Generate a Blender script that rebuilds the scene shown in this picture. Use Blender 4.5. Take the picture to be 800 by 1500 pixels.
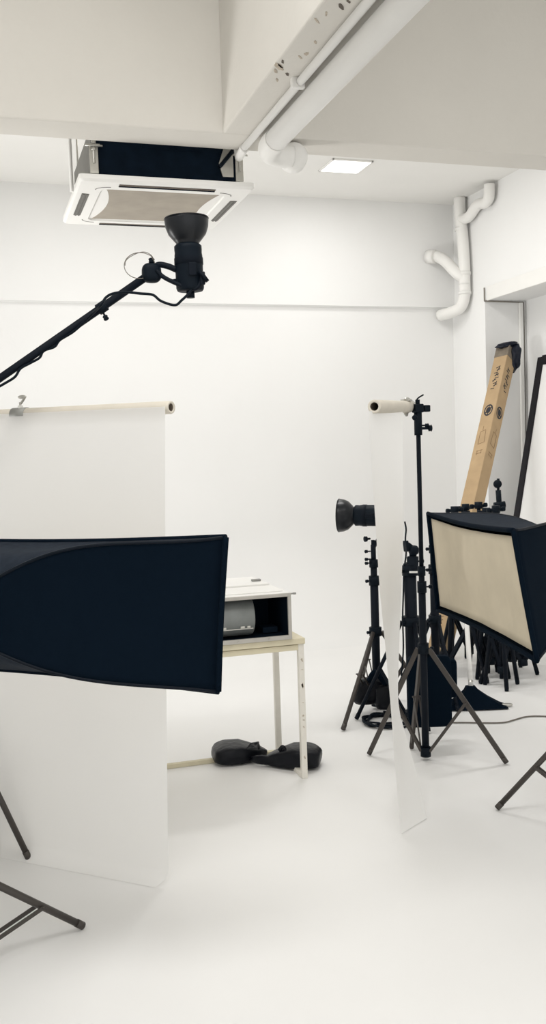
import bpy, bmesh, math, random
from mathutils import Vector, Matrix
random.seed(7)
for o in list(bpy.data.objects): bpy.data.objects.remove(o)
SC = bpy.context.scene
COL = SC.collection
V = Vector
R = math.radians

# ------------------------------------------------------------------ camera
F, CX, CY, H = 1400.0, 400.0, 750.0, 1.65
_p, _r, _y = R(-3.4), R(-1.85), R(17.3)
FW = V((math.sin(_y)*math.cos(_p), math.cos(_y)*math.cos(_p), math.sin(_p)))
_rt = V((math.cos(_y), -math.sin(_y), 0)); _up = _rt.cross(FW)
RT = math.cos(_r)*_rt + math.sin(_r)*_up
UP = -math.sin(_r)*_rt + math.cos(_r)*_up
C0 = V((0, 0, H))
cd = bpy.data.cameras.new('camera'); cam = bpy.data.objects.new('camera', cd); COL.objects.link(cam)
cd.sensor_fit = 'VERTICAL'; cd.sensor_height = 36; cd.lens = 36*F/1500; cd.clip_start = .05
M = Matrix((RT, UP, -FW)).transposed().to_4x4(); M.translation = C0
cam.matrix_world = M
SC.camera = cam
def at(px, py, Z): return C0 + (RT*((px-CX)/F) - UP*((py-CY)/F) + FW)*Z
def pl(px, py, ax, v):
    d = at(px, py, 1)-C0; return C0 + d*((v-C0[ax])/d[ax])
def fl(px, py, z=0.0): return pl(px, py, 2, z)

# ------------------------------------------------------------------ world, light, exposure
w = bpy.data.worlds.new('world'); SC.world = w; w.use_nodes = True
w.node_tree.nodes['Background'].inputs[0].default_value = (1.0, .99, .972, 1)
w.node_tree.nodes['Background'].inputs[1].default_value = 1.14
def area(name, loc, size, power, col=(1, .988, .972), rot=(0, 0, 0)):
    l = bpy.data.lights.new(name, 'AREA'); l.shape = 'RECTANGLE'; l.size, l.size_y = size; l.energy = power; l.color = col
    o = bpy.data.objects.new(name, l); COL.objects.link(o); o.location = loc; o.rotation_euler = rot; return o
area('ceiling_lamp_back_right', (3.03, 7.42, 3.984), (.30, .28), 8)
area('ceiling_lamp_back_left', (.9, 6.9, 3.955), (.6, .6), 11)
area('ceiling_lamp_middle', (2.6, 5.9, 3.955), (1.2, .3), 29)
area('added_front_fill', (.1, 2.2, 4.40), (2.2, 1.2), 54)  # unseen overhead light added to brighten the near bays, large for soft shadows
area('added_front_fill_right', (2.9, 2.2, 4.40), (2.2, 1.2), 22)  # weaker unseen light added over the near right bay
# added light, out of view at left, aimed up to brighten the back ceiling
bl = area('added_bounce_fill', (-1.9, 6.3, 1.0), (1.0, 1.0), 34)
bl.rotation_euler = (V((3.2, 6.6, 4.0))-V((-1.9, 6.3, 1.0))).to_track_quat('-Z', 'Y').to_euler(); bl.data.spread = R(110)
SC.view_settings.view_transform = 'Standard'; SC.view_settings.look = 'None'
SC.view_settings.exposure = 0.20; SC.view_settings.gamma = 1; SC.view_settings.use_curve_mapping = False

# ------------------------------------------------------------------ materials
def mat(name, col, rough=.6, metal=0, var=0, vscale=4, bump=0, bscale=60, spec=.5, emit=None, sheen=0):
    m = bpy.data.materials.new(name); m.use_nodes = True; nt = m.node_tree; b = nt.nodes['Principled BSDF']
    b.inputs['Base Color'].default_value = (*col, 1); b.inputs['Roughness'].default_value = rough
    b.inputs['Metallic'].default_value = metal; b.inputs['Specular IOR Level'].default_value = spec
    tc = nt.nodes.new('ShaderNodeTexCoord')
    if var:
        n = nt.nodes.new('ShaderNodeTexNoise'); n.inputs['Scale'].default_value = vscale; n.inputs['Detail'].default_value = 5
        r = nt.nodes.new('ShaderNodeValToRGB'); r.color_ramp.elements[0].position = .3; r.color_ramp.elements[1].position = .7
        r.color_ramp.elements[0].color = (*[c*(1-var) for c in col], 1); r.color_ramp.elements[1].color = (*[min(1, c*(1+var*.4)) for c in col], 1)
        nt.links.new(tc.outputs['Object'], n.inputs['Vector']); nt.links.new(n.outputs[0], r.inputs[0]); nt.links.new(r.outputs[0], b.inputs['Base Color'])
    if bump:
        n = nt.nodes.new('ShaderNodeTexNoise'); n.inputs['Scale'].default_value = bscale; n.inputs['Detail'].default_value = 4
        bp = nt.nodes.new('ShaderNodeBump'); bp.inputs['Strength'].default_value = bump; bp.inputs['Distance'].default_value = .01
        nt.links.new(tc.outputs['Object'], n.inputs['Vector']); nt.links.new(n.outputs[0], bp.inputs['Height']); nt.links.new(bp.outputs[0], b.inputs['Normal'])
    if emit:
        b.inputs['Emission Color'].default_value = (1, .98, .95, 1); b.inputs['Emission Strength'].default_value = emit
    return m
WALL = mat('wall_paint', (.85, .848, .835), .75, var=.015, vscale=1.3, bump=.08, bscale=25, spec=.2)
FLOOR = mat('floor_paint', (.86, .855, .84), .5, var=.02, vscale=1.5, bump=.03, bscale=12, spec=.25)
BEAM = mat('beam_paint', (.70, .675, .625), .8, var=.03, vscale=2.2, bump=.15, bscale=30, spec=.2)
SLAB = mat('slab_paint', (.84, .83, .80), .85, var=.02, vscale=2, bump=.1, bscale=30, spec=.15)
PIPE = mat('pipe_paint', (.84, .83, .80), .45, var=.02, vscale=6, spec=.4)
CHIP = mat('flaked_paint', (.55, .48, .39), .9, var=.35, vscale=40)
DIRT = mat('dark_gap', (.13, .11, .09), .9)
BLACK = mat('black_metal', (.0055, .0085, .014), .5, spec=.10)
BLACKP = mat('black_plastic', (.0045, .0085, .014), .5, spec=.10)
ALUD = mat('dark_anodised_metal', (.062, .054, .048), .45, metal=.35)
FABRIC = mat('navy_black_fabric', (.0030, .0075, .0145), .9, bump=.15, bscale=220, spec=.04)
FABRIC2 = mat('grey_black_fabric', (.022, .029, .041), .85, var=.2, vscale=30, bump=.2, bscale=150, spec=.05)
BAG = mat('black_vinyl', (.006, .007, .010), .35, var=.2, vscale=12, bump=1.0, bscale=9, spec=.16)
STEEL = mat('brushed_steel', (.55, .54, .50), .35, metal=.8, var=.1, vscale=20)
STEELD = mat('dull_steel', (.33, .33, .31), .5, metal=.5, var=.2, vscale=10)
PAPER = mat('white_paper', (.95, .945, .93), .8, var=.01, vscale=2, spec=.15)
def translucent(m, f):
    nt = m.node_tree; b = nt.nodes['Principled BSDF']; o = nt.nodes['Material Output']
    t = nt.nodes.new('ShaderNodeBsdfTranslucent'); t.inputs[0].default_value = b.inputs['Base Color'].default_value
    x = nt.nodes.new('ShaderNodeMixShader'); x.inputs[0].default_value = f
    nt.links.new(b.outputs[0], x.inputs[1]); nt.links.new(t.outputs[0], x.inputs[2]); nt.links.new(x.outputs[0], o.inputs[0])
translucent(PAPER, .38)
TUBE = mat('cardboard_tube', (.70, .65, .56), .8, var=.06, vscale=12)
TUBEIN = mat('tube_inside', (.16, .13, .10), .9)
DIFF = mat('beige_diffuser', (.66, .585, .45), .8, var=.12, vscale=3.5, bump=.5, bscale=5, spec=.15)
CARD = mat('brown_cardboard', (.47, .335, .195), .8, var=.10, vscale=9, spec=.2)
INK = mat('dark_ink', (.02, .022, .03), .7)
INK2 = mat('brown_ink', (.20, .12, .06), .8)
BLUEBAG = mat('dark_blue_plastic', (.006, .009, .020), .4, bump=.8, bscale=25, spec=.3)
ACW = mat('white_plastic', (.84, .83, .80), .45)
ACG = mat('filter_grille', (.36, .32, .265), .7, var=.12, vscale=7)
ACB = mat('black_insulation', (.005, .011, .021), .7, spec=.05, var=.3, vscale=12)
ACM = mat('galvanised_metal', (.15, .145, .13), .5, metal=.2, var=.2, vscale=14)
CREAM = mat('cream_board', (.70, .64, .47), .6, var=.08, vscale=12)
TLEG = mat('white_enamel', (.80, .77, .70), .4, var=.04, vscale=20)
BOXG = mat('grey_box_metal', (.48, .46, .42), .45, metal=.2, var=.08, vscale=14)
BOXW = mat('white_box_panel', (.84, .83, .80), .4)
BOXI = mat('dark_interior', (.006, .012, .021), .8, spec=.05)
DRUM = mat('grey_drum_metal', (.22, .235, .23), .5, metal=.15, var=.2, vscale=9)
BOARD = mat('white_foam_board', (.90, .90, .89), .7)
LENS = mat('light_diffuser', (.9, .9, .88), .5, emit=1.6)
BLACKG = mat('satin_black_paint', (.0045, .006, .009), .32, spec=.35)
CABLE = mat('grey_cable', (.16, .145, .12), .6)

# ------------------------------------------------------------------ mesh helpers
def NB(): return bmesh.new()
def frame(d):
    d = V(d).normalized(); a = V((0, 0, 1)) if abs(d.z) < .95 else V((1, 0, 0))
    x = a.cross(d).normalized(); y = d.cross(x); return x, y, d
def bx(bm, c, s, rot=None, bev=0, mi=0):
    """box with centre c, full size s"""
    vs = []
    c = V(c); rot = rot or Matrix.Identity(3)
    for k in range(8):
        p = V(((-.5, .5)[k & 1]*s[0], (-.5, .5)[k >> 1 & 1]*s[1], (-.5, .5)[k >> 2]*s[2]))
        vs.append(bm.verts.new(c+rot@p))
    fs = [bm.faces.new([vs[i] for i in f]) for f in ((0, 2, 3, 1), (4, 5, 7, 6), (0, 1, 5, 4), (2, 6, 7, 3), (0, 4, 6, 2), (1, 3, 7, 5))]
    for f in fs: f.material_index = mi
    if bev:
        es = list({e for f in fs for e in f.edges})
        r = bmesh.ops.bevel(bm, geom=es, offset=bev, segments=2, profile=.5, affect='EDGES')
        for f in r['faces']: f.material_index = mi
def bb(bm, lo, hi, bev=0, mi=0):
    lo, hi = V(lo), V(hi); bx(bm, (lo+hi)/2, hi-lo, None, bev, mi)
def bar(bm, a, b, wd, th=None, up=None, bev=0, mi=0):
    a, b = V(a), V(b); d = (b-a); x, y, z = frame(d)
    if up is not None:
        y = (V(up)-V(up).dot(z)*z).normalized(); x = y.cross(z)
    m = Matrix((x, y, z)).transposed(); bx(bm, (a+b)/2, (wd, th or wd, d.length), m, bev, mi)
def cyl(bm, a, b, r0, r1=None, seg=20, cap=True, mi=0):
    a, b = V(a), V(b); r1 = r0 if r1 is None else r1; x, y, z = frame(b-a); A = []; B = []
    for k in range(seg):
        t = 2*math.pi*k/seg; u = x*math.cos(t)+y*math.sin(t)
        A.append(bm.verts.new(a+u*r0)); B.append(bm.verts.new(b+u*r1))
    for k in range(seg):
        f = bm.faces.new((A[k], A[(k+1) % seg], B[(k+1) % seg], B[k])); f.smooth = True; f.material_index = mi
    if cap:
        for f in (bm.faces.new(A[::-1]), bm.faces.new(B)): f.material_index = mi
def lathe(bm, prof, o, axis, seg=32, mi=0, caps=(False, False)):
    o = V(o); x, y, z = frame(axis); rings = []
    for r, h in prof:
        rings.append([bm.verts.new(o+z*h+(x*math.cos(2*math.pi*k/seg)+y*math.sin(2*math.pi*k/seg))*max(r, 1e-4)) for k in range(seg)])
    for A, B in zip(rings, rings[1:]):
        for k in range(seg):
            f = bm.faces.new((A[k], A[(k+1) % seg], B[(k+1) % seg], B[k])); f.smooth = True; f.material_index = mi
    if caps[0]: bm.faces.new(rings[0][::-1]).material_index = mi
    if caps[1]: bm.faces.new(rings[-1]).material_index = mi
def spline(pts, n=8):
    pts = [V(p) for p in pts]; out = []
    P = [pts[0]*2-pts[1]]+pts+[pts[-1]*2-pts[-2]]
    for i in range(1, len(P)-2):
        for k in range(n):
            t = k/n; a, b, c, d = P[i-1:i+3]
            out.append(.5*((2*b)+(c-a)*t+(2*a-5*b+4*c-d)*t*t+(3*b-3*c+d-a)*t*t*t))
    out.append(pts[-1]); return out
def tube(bm, pts, r, seg=10, n=8, smooth=True, mi=0, closed=False):
    P = spline(pts, n) if smooth else [V(p) for p in pts]
    rings = []; x = None
    for i, p in enumerate(P):
        d = (P[min(i+1, len(P)-1)]-P[max(i-1, 0)]).normalized()
        if x is None: x = frame(d)[0]
        x = (x-x.dot(d)*d).normalized(); y = d.cross(x)
        rr = r[0]+(r[1]-r[0])*i/(len(P)-1) if isinstance(r, tuple) else r
        rings.append([bm.verts.new(p+(x*math.cos(2*math.pi*k/seg)+y*math.sin(2*math.pi*k/seg))*rr) for k in range(seg)])
    for A, B in zip(rings, rings[1:]):
        for k in range(seg):
            f = bm.faces.new((A[k], A[(k+1) % seg], B[(k+1) % seg], B[k])); f.smooth = True; f.material_index = mi
    bm.faces.new(rings[0][::-1]).material_index = mi; bm.faces.new(rings[-1]).material_index = mi
def grid(bm, fn, nu, nv, mi=0, smooth=True):
    g = [[bm.verts.new(fn(i/nu, j/nv)) for j in range(nv+1)] for i in range(nu+1)]
    for i in range(nu):
        for j in range(nv):
            f = bm.faces.new((g[i][j], g[i+1][j], g[i+1][j+1], g[i][j+1])); f.smooth = smooth; f.material_index = mi
    return g
def prism(bm, poly, d, mi=0):
    """poly list of points extruded along vector d"""
    A = [bm.verts.new(V(p)) for p in poly]; B = [bm.verts.new(V(p)+V(d)) for p in poly]; n = len(A)
    fs = [bm.faces.new(A[::-1]), bm.faces.new(B)]+[bm.faces.new((A[k], A[(k+1) % n], B[(k+1) % n], B[k])) for k in range(n)]
    for f in fs: f.material_index = mi
def blob(bm, c, s, rot=None, e=2.6, nu=20, nv=14, noise=0, mi=0, shape=None):
    c = V(c); rot = rot or Matrix.Identity(3)
    def sp(v, p): return math.copysign(abs(v)**p, v)
    def fn(u, v):
        a = 2*math.pi*u; b = math.pi*(v-.5); q = 2/e
        p = V((sp(math.cos(b), q)*sp(math.cos(a), q)*s[0]/2, sp(math.cos(b), q)*sp(math.sin(a), q)*s[1]/2, sp(math.sin(b), q)*s[2]/2))
        if shape: p = shape(p)
        if noise: p *= 1+noise*(math.sin(5*a+3*b)*.5+math.sin(9*a-4*b)*.3+math.sin(3*a+8*b)*.4)*math.cos(b)
        return c+rot@p
    grid(bm, fn, nu, nv, mi)
    bmesh.ops.remove_doubles(bm, verts=bm.verts, dist=1e-5)

def obj(name, bm, m, parent=None, solid=0):
    bmesh.ops.recalc_face_normals(bm, faces=bm.faces)
    if parent is not None:
        off = base_of(parent)
        for v in bm.verts: v.co -= off
        o0 = V((0, 0, 0))
    else:
        xs = [v.co for v in bm.verts]
        o0 = V(((min(p.x for p in xs)+max(p.x for p in xs))/2, (min(p.y for p in xs)+max(p.y for p in xs))/2, min(p.z for p in xs)))
        for v in bm.verts: v.co -= o0
    me = bpy.data.meshes.new(name); bm.to_mesh(me); bm.free()
    for mm in (m if isinstance(m, (list, tuple)) else [m]): me.materials.append(mm)
    o = bpy.data.objects.new(name, me); COL.objects.link(o); o.location = o0
    if parent is not None: o.parent = parent
    if solid:
        s = o.modifiers.new('thickness', 'SOLIDIFY'); s.thickness = solid; s.offset = 0
    return o
def base_of(o):
    b = V((0, 0, 0))
    while o is not None: b += o.location; o = o.parent
    return b
def tag(o, label, cat, group=None, kind=None):
    if label: o['label'] = label
    if cat: o['category'] = cat
    if group: o['group'] = group
    if kind: o['kind'] = kind
    return o
def thing(name, label, cat, loc, group=None):
    o = bpy.data.objects.new(name, None); COL.objects.link(o); o.location = V(loc); o.empty_display_size = .1
    return tag(o, label, cat, group)
def part(name, bm, m, parent, label=None, solid=0):
    o = obj(name, bm, m, parent, solid)
    if label: o['label'] = label
    return o
def struct(name, bm, m):
    o = obj(name, bm, m); o['kind'] = 'structure'; return o

# ------------------------------------------------------------------ room shell
XL, XR, XREC, YF, YB, ZC, ZBAND = -2.6, 4.53, 4.95, -2.5, 8.4, 4.0, 3.01
YREC = 7.83; ZF = 4.45
bm = NB(); bb(bm, (XL, YF, -.12), (XREC, 7.55, 0)); struct('floor', bm, FLOOR)
# back wall: curved cove from the floor, flat wall, and the beam band that steps forward above
bm = NB()
rc = .95; prof = [(YB+.045-rc-.3, -.02), (YB+.045-rc, -.0005)]
prof[0] = (YB+.045-rc-.02, -.0006)
for k in range(1, 25):
    t = R(90*k/24); prof.append((YB+.045-rc+rc*math.sin(t), rc-rc*math.cos(t)))
prof += [(YB+.045, ZBAND), (YB+.03, ZBAND+.008), (YB, ZBAND+.012), (YB, ZC)]
bp = prof
A = [bm.verts.new((XL, y, z)) for y, z in bp]; B = [bm.verts.new((XREC, y, z)) for y, z in bp]
n = len(bp)
for k in range(n-1):
    f = bm.faces.new((A[k], A[k+1], B[k+1], B[k])); f.smooth = 0 < k < 25
bb(bm, (XL, YB+.06, -.12), (XREC, YB+.25, ZC))
struct('wall_back', bm, WALL)
bm = NB(); bb(bm, (XL-.2, YF, -.12), (XL, YB+.25, ZF)); struct('wall_left', bm, WALL)
# right wall: stub beyond the recess, deep recess face, upper wall with soffit
bm = NB()
bb(bm, (XR, YREC, 0), (XREC+.2, YB+.05, ZC))
bb(bm, (XREC, YF, -.12), (XREC+.2, YREC, ZF))
bb(bm, (XR, YF, 3.0), (XREC+.01, YREC, ZF))
struct('wall_right', bm, WALL)
bm = NB(); bb(bm, (XR-.018, YF, 2.985), (XR+.002, YREC-.06, 3.112), bev=.004)
struct('trim_1', bm, PIPE)
bm = NB(); bb(bm, (XL-.2, 5.0, ZC), (XREC+.2, YB+.25, ZF+.15)); bb(bm, (XL-.2, YF, ZF), (XREC+.2, 5.0, ZF+.15)); struct('ceiling', bm, SLAB)
# cross beam, and the long beam running from it towards the camera
ZB = 3.28
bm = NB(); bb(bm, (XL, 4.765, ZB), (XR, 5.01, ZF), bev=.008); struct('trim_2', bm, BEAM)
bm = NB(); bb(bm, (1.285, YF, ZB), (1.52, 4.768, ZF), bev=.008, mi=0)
def flake(cx, cy, rx, ry, rot, z, mi, jag=.45, n=14):
    P = []
    for k in range(n):
        t = 2*math.pi*k/n; r = 1-jag*random.random(); x = rx*r*math.cos(t); y = ry*r*math.sin(t)
        P.append((cx+x*math.cos(rot)-y*math.sin(rot), cy+x*math.sin(rot)+y*math.cos(rot), z))
    prism(bm, P, (0, 0, .003), mi)
for px, py, rx, ry, mi in ((409, 98, .045, .016, 1), (411, 97, .034, .006, 2), (404, 104, .028, .008, 1), (421, 109, .022, .008, 2), (449, 79, .020, .013, 1), (440, 84, .022, .005, 1),
                           (462, 62, .022, .006, 1), (464, 30, .03, .006, 1), (500, 10, .03, .008, 2), (478, 20, .025, .004, 1), (406, 117, .022, .006, 1), (414, 90, .025, .006, 2), (510, 2, .02, .006, 2)):
    p = pl(px, py, 2, ZB-.001)
    flake(p.x, p.y, rx, ry, R(random.uniform(40, 75)), ZB-.002, mi)
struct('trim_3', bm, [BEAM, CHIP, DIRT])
# recess corner conduit
p0 = V((XR-.012, YREC-.012, 2.99))
t = thing('wall_conduit', 'thin pale conduit running along the recess top and down its inner corner', 'conduit', (XREC-.012, YREC-.012, 1.0))
bm = NB(); tube(bm, [p0+V((0, 0, .12)), p0, p0+V((0, 0, 0)), V((XREC-.03, YREC-.012, 2.985))], .006, 8, smooth=False)
part('upper_run', bm, mat('weathered_conduit', (.22, .20, .17), .7), t)
bm = NB(); tube(bm, [(XREC-.022, YREC-.012, 2.985), (XREC-.022, YREC-.012, .02)], .004, 8, smooth=False); part('drop_cable', bm, CABLE, t)
bm = NB(); bb(bm, (XREC-.075, YREC-.03, .02), (XREC-.04, YREC-.002, 2.98), bev=.004); part('cover_strip', bm, PIPE, t)

# ------------------------------------------------------------------ ceiling services
t = thing('conduit_pipe', 'thin white conduit pipe clipped beneath the long ceiling beam', 'pipe', (1.47, 2.5, 3.26))
bm = NB(); tube(bm, [(1.420, YF+.2, 3.262), (1.435, 4.90, 3.262)], .019, 12, smooth=False); part('pipe_run', bm, PIPE, t)
bm = NB(); tube(bm, [(1.435, 4.90, 3.262), (1.435, 4.99, 3.25), (1.439, 5.03, 3.27), (1.439, 5.035, 3.45)], .024, 12, n=5); part('elbow', bm, PIPE, t)
for yy in (2.95, 4.0):
    bm = NB(); bb(bm, (1.396, yy, 3.237), (1.456, yy+.03, 3.283), bev=.004); part('pipe_clip', bm, PIPE, t)
t = thing('drain_pipe', 'thick white drain pipe under the long ceiling beam ending in a round cap', 'pipe', (1.60, 2.5, 3.2))
bm = NB(); tube(bm, [(1.530, YF+.2, 3.212), (1.508, 4.60, 3.208)], .056, 20, smooth=False); part('pipe_run', bm, PIPE, t)
bm = NB(); tube(bm, [(1.508, 4.58, 3.208), (1.508, 4.68, 3.206), (1.53, 4.76, 3.204), (1.58, 4.80, 3.202), (1.66, 4.81, 3.20)], .060, 20, n=6); part('elbow', bm, PIPE, t)
bm = NB(); lathe(bm, [(.0, -.06), (.066, -.06), (.072, -.05), (.072, .035), (.066, .048), (.03, .056), (0, .058)], (1.680, 4.83, 3.202), (-.25, -1, -.12), 28); part('end_cap', bm, PIPE, t)

def ceil_light(x, y, label):
    t = thing('ceiling_light', label, 'ceiling light', (x, y, 3.986), 'square ceiling lights')
    bm = NB()
    for a in ((-1, 0), (1, 0), (0, -1), (0, 1)):
        cx, cy = x+a[0]*.168, y+a[1]*.158; bx(bm, (cx, cy, 3.993), (.016 if a[0] else .352, .016 if a[1] else .332, .014), bev=.003)
    part('frame', bm, ACW, t)
    bm = NB(); bx(bm, (x, y, 3.993), (.322, .302, .012)); part('diffuser', bm, LENS, t, 'glowing white diffuser')
ceil_light(3.03, 7.42, 'small square glowing ceiling light near the white wall pipes')

t = thing('wall_drain', 'white branching drain pipes in the upper right corner of the room', 'pipe', (4.43, 8.075, 2.95))
WX = XR-.068
def q(px, py): return pl(px, py, 0, WX)
def qy(px, py, y): return pl(px, py, 1, y)
rz = V((WX, 8.075, 0))
bm = NB(); tube(bm, [V((WX, 8.14, ZC)), V((WX, 8.135, 3.86)), V((WX, 8.10, 3.65)), V((WX, 8.075, 3.38)), V((WX, 8.075, 3.18))], .054, 20); part('riser', bm, PIPE, t)
bm = NB(); tube(bm, [V((WX, 8.075, 3.20)), V((WX, 8.08, 3.08)), V((WX-.02, 8.13, 2.98)), V((WX-.06, 8.25, 2.95)), V((WX-.09, 8.40, 2.945))], .054, 20); part('lower_elbow', bm, PIPE, t)
bm = NB(); tube(bm, [qy(631, 376, 8.37), qy(641, 376, 8.32), qy(654, 384, 8.22), qy(668, 399, 8.12), V((WX, 8.076, 3.24))], .053, 20); part('side_branch', bm, PIPE, t)
bm = NB(); cyl(bm, qy(627, 376, 8.395), qy(638, 376, 8.32), .064); part('socket', bm, PIPE, t)
bm = NB(); tube(bm, [V((WX, 8.12, 3.80)), V((WX, 7.98, 3.78)), q(700, 300), q(711, 297), q(716, 290), q(717, 280), q(717, 270)], .048, 20); part('upper_branch', bm, PIPE, t)
for za, zb in ((3.30, 3.27), (3.12, 3.09), (3.72, 3.69)):
    yy = 8.075 if za < 3.5 else 8.118
    bm = NB(); cyl(bm, (WX, yy, za), (WX, yy, zb), .060); part('coupling', bm, PIPE, t)

# air conditioner cassette
AX, AY, AS, AZ = .592, 5.065, .945, 3.095
t = thing('ceiling_air_conditioner', 'white cassette air conditioner with exposed dark body hung behind the ceiling beam', 'air conditioner', (AX+AS/2, AY+AS/2, AZ))
def rrect(x0, y0, x1, y1, r, z, n=6):
    P = []
    for cx, cy, a in ((x1-r, y1-r, 0), (x0+r, y1-r, 90), (x0+r, y0+r, 180), (x1-r, y0+r, 270)):
        for k in range(n+1): P.append(V((cx+r*math.cos(R(a+90*k/n)), cy+r*math.sin(R(a+90*k/n)), z)))
    return P
def loft(bm, loops, mi=0, cap0=False, cap1=False, smooth=False):
    L = [[bm.verts.new(p) for p in lp] for lp in loops]; n = len(L[0])
    for a, b in zip(L, L[1:]):
        for k in range(n):
            f = bm.faces.new((a[k], a[(k+1) % n], b[(k+1) % n], b[k])); f.material_index = mi; f.smooth = smooth
    if cap0: bm.faces.new(L[0][::-1]).material_index = mi
    if cap1: bm.faces.new(L[-1]).material_index = mi
x0, y0, x1, y1 = AX, AY, AX+AS, AY+AS
bm = NB()
g = .13
loft(bm, [rrect(x0+.06, y0+.06, x1-.06, y1-.06, .02, AZ+.05), rrect(x0, y0, x1, y1, .02, AZ+.035), rrect(x0, y0, x1, y1, .02, AZ+.012), rrect(x0+.012, y0+.012, x1-.012, y1-.012, .02, AZ),
          rrect(x0+g, y0+g, x1-g, y1-g, .05, AZ-.004), rrect(x0+g+.008, y0+g+.008, x1-g-.008, y1-g-.008, .045, AZ+.012), rrect(x0+g+.02, y0+g+.02, x1-g-.02, y1-g-.02, .04, AZ+.014)], cap0=True)
part('panel', bm, ACW, t)
# grille with sides pinched inward
gx0, gy0, gx1, gy1 = x0+.155, y0+.145, x1-.155, y1-.145
P = []
for k in range(17): u = k/16; P.append(V((gx0+(gx1-gx0)*u, gy0+.012*math.sin(math.pi*u), AZ+.004)))
for k in range(1, 17): u = k/16; P.append(V((gx1-.05*math.sin(math.pi*u)**.8, gy0+(gy1-gy0)*u, AZ+.004)))
for k in range(1, 17): u = k/16; P.append(V((gx1-(gx1-gx0)*u, gy1-.012*math.sin(math.pi*u), AZ+.004)))
for k in range(1, 16): u = k/16; P.append(V((gx0+.05*math.sin(math.pi*u)**.8, gy1-(gy1-gy0)*u, AZ+.004)))
bm = NB(); prism(bm, P, (0, 0, .012))
part('grille', bm, ACG, t, 'beige intake grille')
bm = NB()
loft(bm, [rrect(x0+g+.006, y0+g+.006, x1-g-.006, y1-g-.006, .045, AZ+.006), rrect(x0+g+.006, y0+g+.006, x1-g-.006, y1-g-.006, .045, AZ+.013)], cap0=True, cap1=True)
part('grille_frame', bm, ACW, t)
for (sx, sy, lx, ly) in ((.5, .062, .52, .040), (.5, 1-.062, .52, .040), (.062, .5, .040, .46), (1-.062, .5, .040, .46)):
    cx, cy = x0+AS*sx, y0+AS*sy
    bm = NB(); bx(bm, (cx, cy, AZ+.002), (lx, ly, .012)); sl = part('air_slot', bm, DIRT if lx > ly else ACM, t, 'dark air outlet slot')
    bm = NB()
    if lx > ly: bar(bm, (cx-lx/2, cy+.007, AZ-.005), (cx+lx/2, cy+.007, AZ-.005), .012, .004)
    else:
        bar(bm, (cx-.008, cy-ly/2, AZ-.005), (cx-.008, cy+ly/2, AZ-.005), .010, .004); bar(bm, (cx+.010, cy-ly/2, AZ-.005), (cx+.010, cy+ly/2, AZ-.005), .008, .004)
    part('louvre', bm, ACM if lx < ly else ACB, sl)
for sx, a0 in ((0, 180), (1, 270)):
    for ci in range(2):
        bm = NB()
        cx = x0+.125 if sx == 0 else x1-.125; cy = y0+.118 if ci == 0 else y1-.118
        A0 = {(0, 0): 180, (1, 0): 270, (1, 1): 0, (0, 1): 90}[(sx, ci)]
        tube(bm, [V((cx+(.05 if sx == 0 else -.05)+.075*math.cos(R(A0+90*k/8)), cy+(.03 if ci == 0 else -.03)+.055*math.sin(R(A0+90*k/8)), AZ-.001)) for k in range(9)], .004, 6, n=2)
        part('corner_seam', bm, ACM, t)
bm = NB(); bb(bm, (x0+.075, y0+.075, AZ+.05), (x1-.075, y1-.05, AZ+.30), bev=.006); part('body', bm, ACM, t, 'grey metal casing')
bm = NB(); bb(bm, (x0+.08, y0+.058, AZ+.052), (x1-.07, y0+.074, AZ+.295), bev=.003)
bb(bm, (x0+.12, y0+.050, AZ+.05), (x1-.10, y0+.060, AZ+.075))
for a in (.34, .52): bb(bm, (x0+a, y0+.053, AZ+.20), (x0+a+.15, y0+.059, AZ+.27), bev=.002)
part('insulation', bm, ACB, t, 'black insulation on the near side')
for xx, yy in ((x0+.085, y0+.045), (x1-.075, y0+.045), (x0+.10, y1-.035), (x1-.10, y1-.035)):
    bm = NB(); bb(bm, (xx-.022, yy-.006, AZ+.05), (xx+.022, yy+.006, AZ+.20), bev=.002); bb(bm, (xx-.03, yy-.02, AZ+.19), (xx+.03, yy+.03, AZ+.197))
    br = part('hanger_bracket', bm, STEEL, t, 'bare metal hanger bracket')
    bm = NB(); cyl(bm, (xx, yy-.01, AZ+.10), (xx, yy-.01, ZC), .006, seg=8)
    cyl(bm, (xx, yy-.01, AZ+.165), (xx, yy-.01, AZ+.18), .014, seg=6); cyl(bm, (xx, yy-.01, AZ+.20), (xx, yy-.01, AZ+.215), .014, seg=6)
    cyl(bm, (xx-.045, yy-.012, AZ+.19), (xx+.045, yy-.012, AZ+.19), .006, seg=8)
    part('threaded_rod', bm, STEEL, br)
bm = NB(); prism(bm, [(x1-.17, y0+.05, AZ+.07), (x1-.11, y0+.05, AZ+.07), (x1-.11, y0+.05, AZ+.27), (x1-.15, y0+.05, AZ+.25), (x1-.19, y0+.05, AZ+.14)], (0, -.012, 0)); part('junction_plate', bm, STEEL, t, 'pale metal junction plate')
bm = NB(); tube(bm, [(x1-.19, y0+.035, AZ+.12), (x1-.17, y0+.03, AZ+.14), (x1-.10, y0+.03, AZ+.23), (x1-.09, y0+.05, AZ+.30)], .011, 8); part('refrigerant_pipe', bm, BLACKP, t)
bm = NB(); cyl(bm, (x0-.008, y0+.30, AZ+.02), (x0-.008, y0+.30, ZC), .010, seg=10); part('hanging_pole', bm, PIPE, t, 'white hanging rod')

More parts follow.
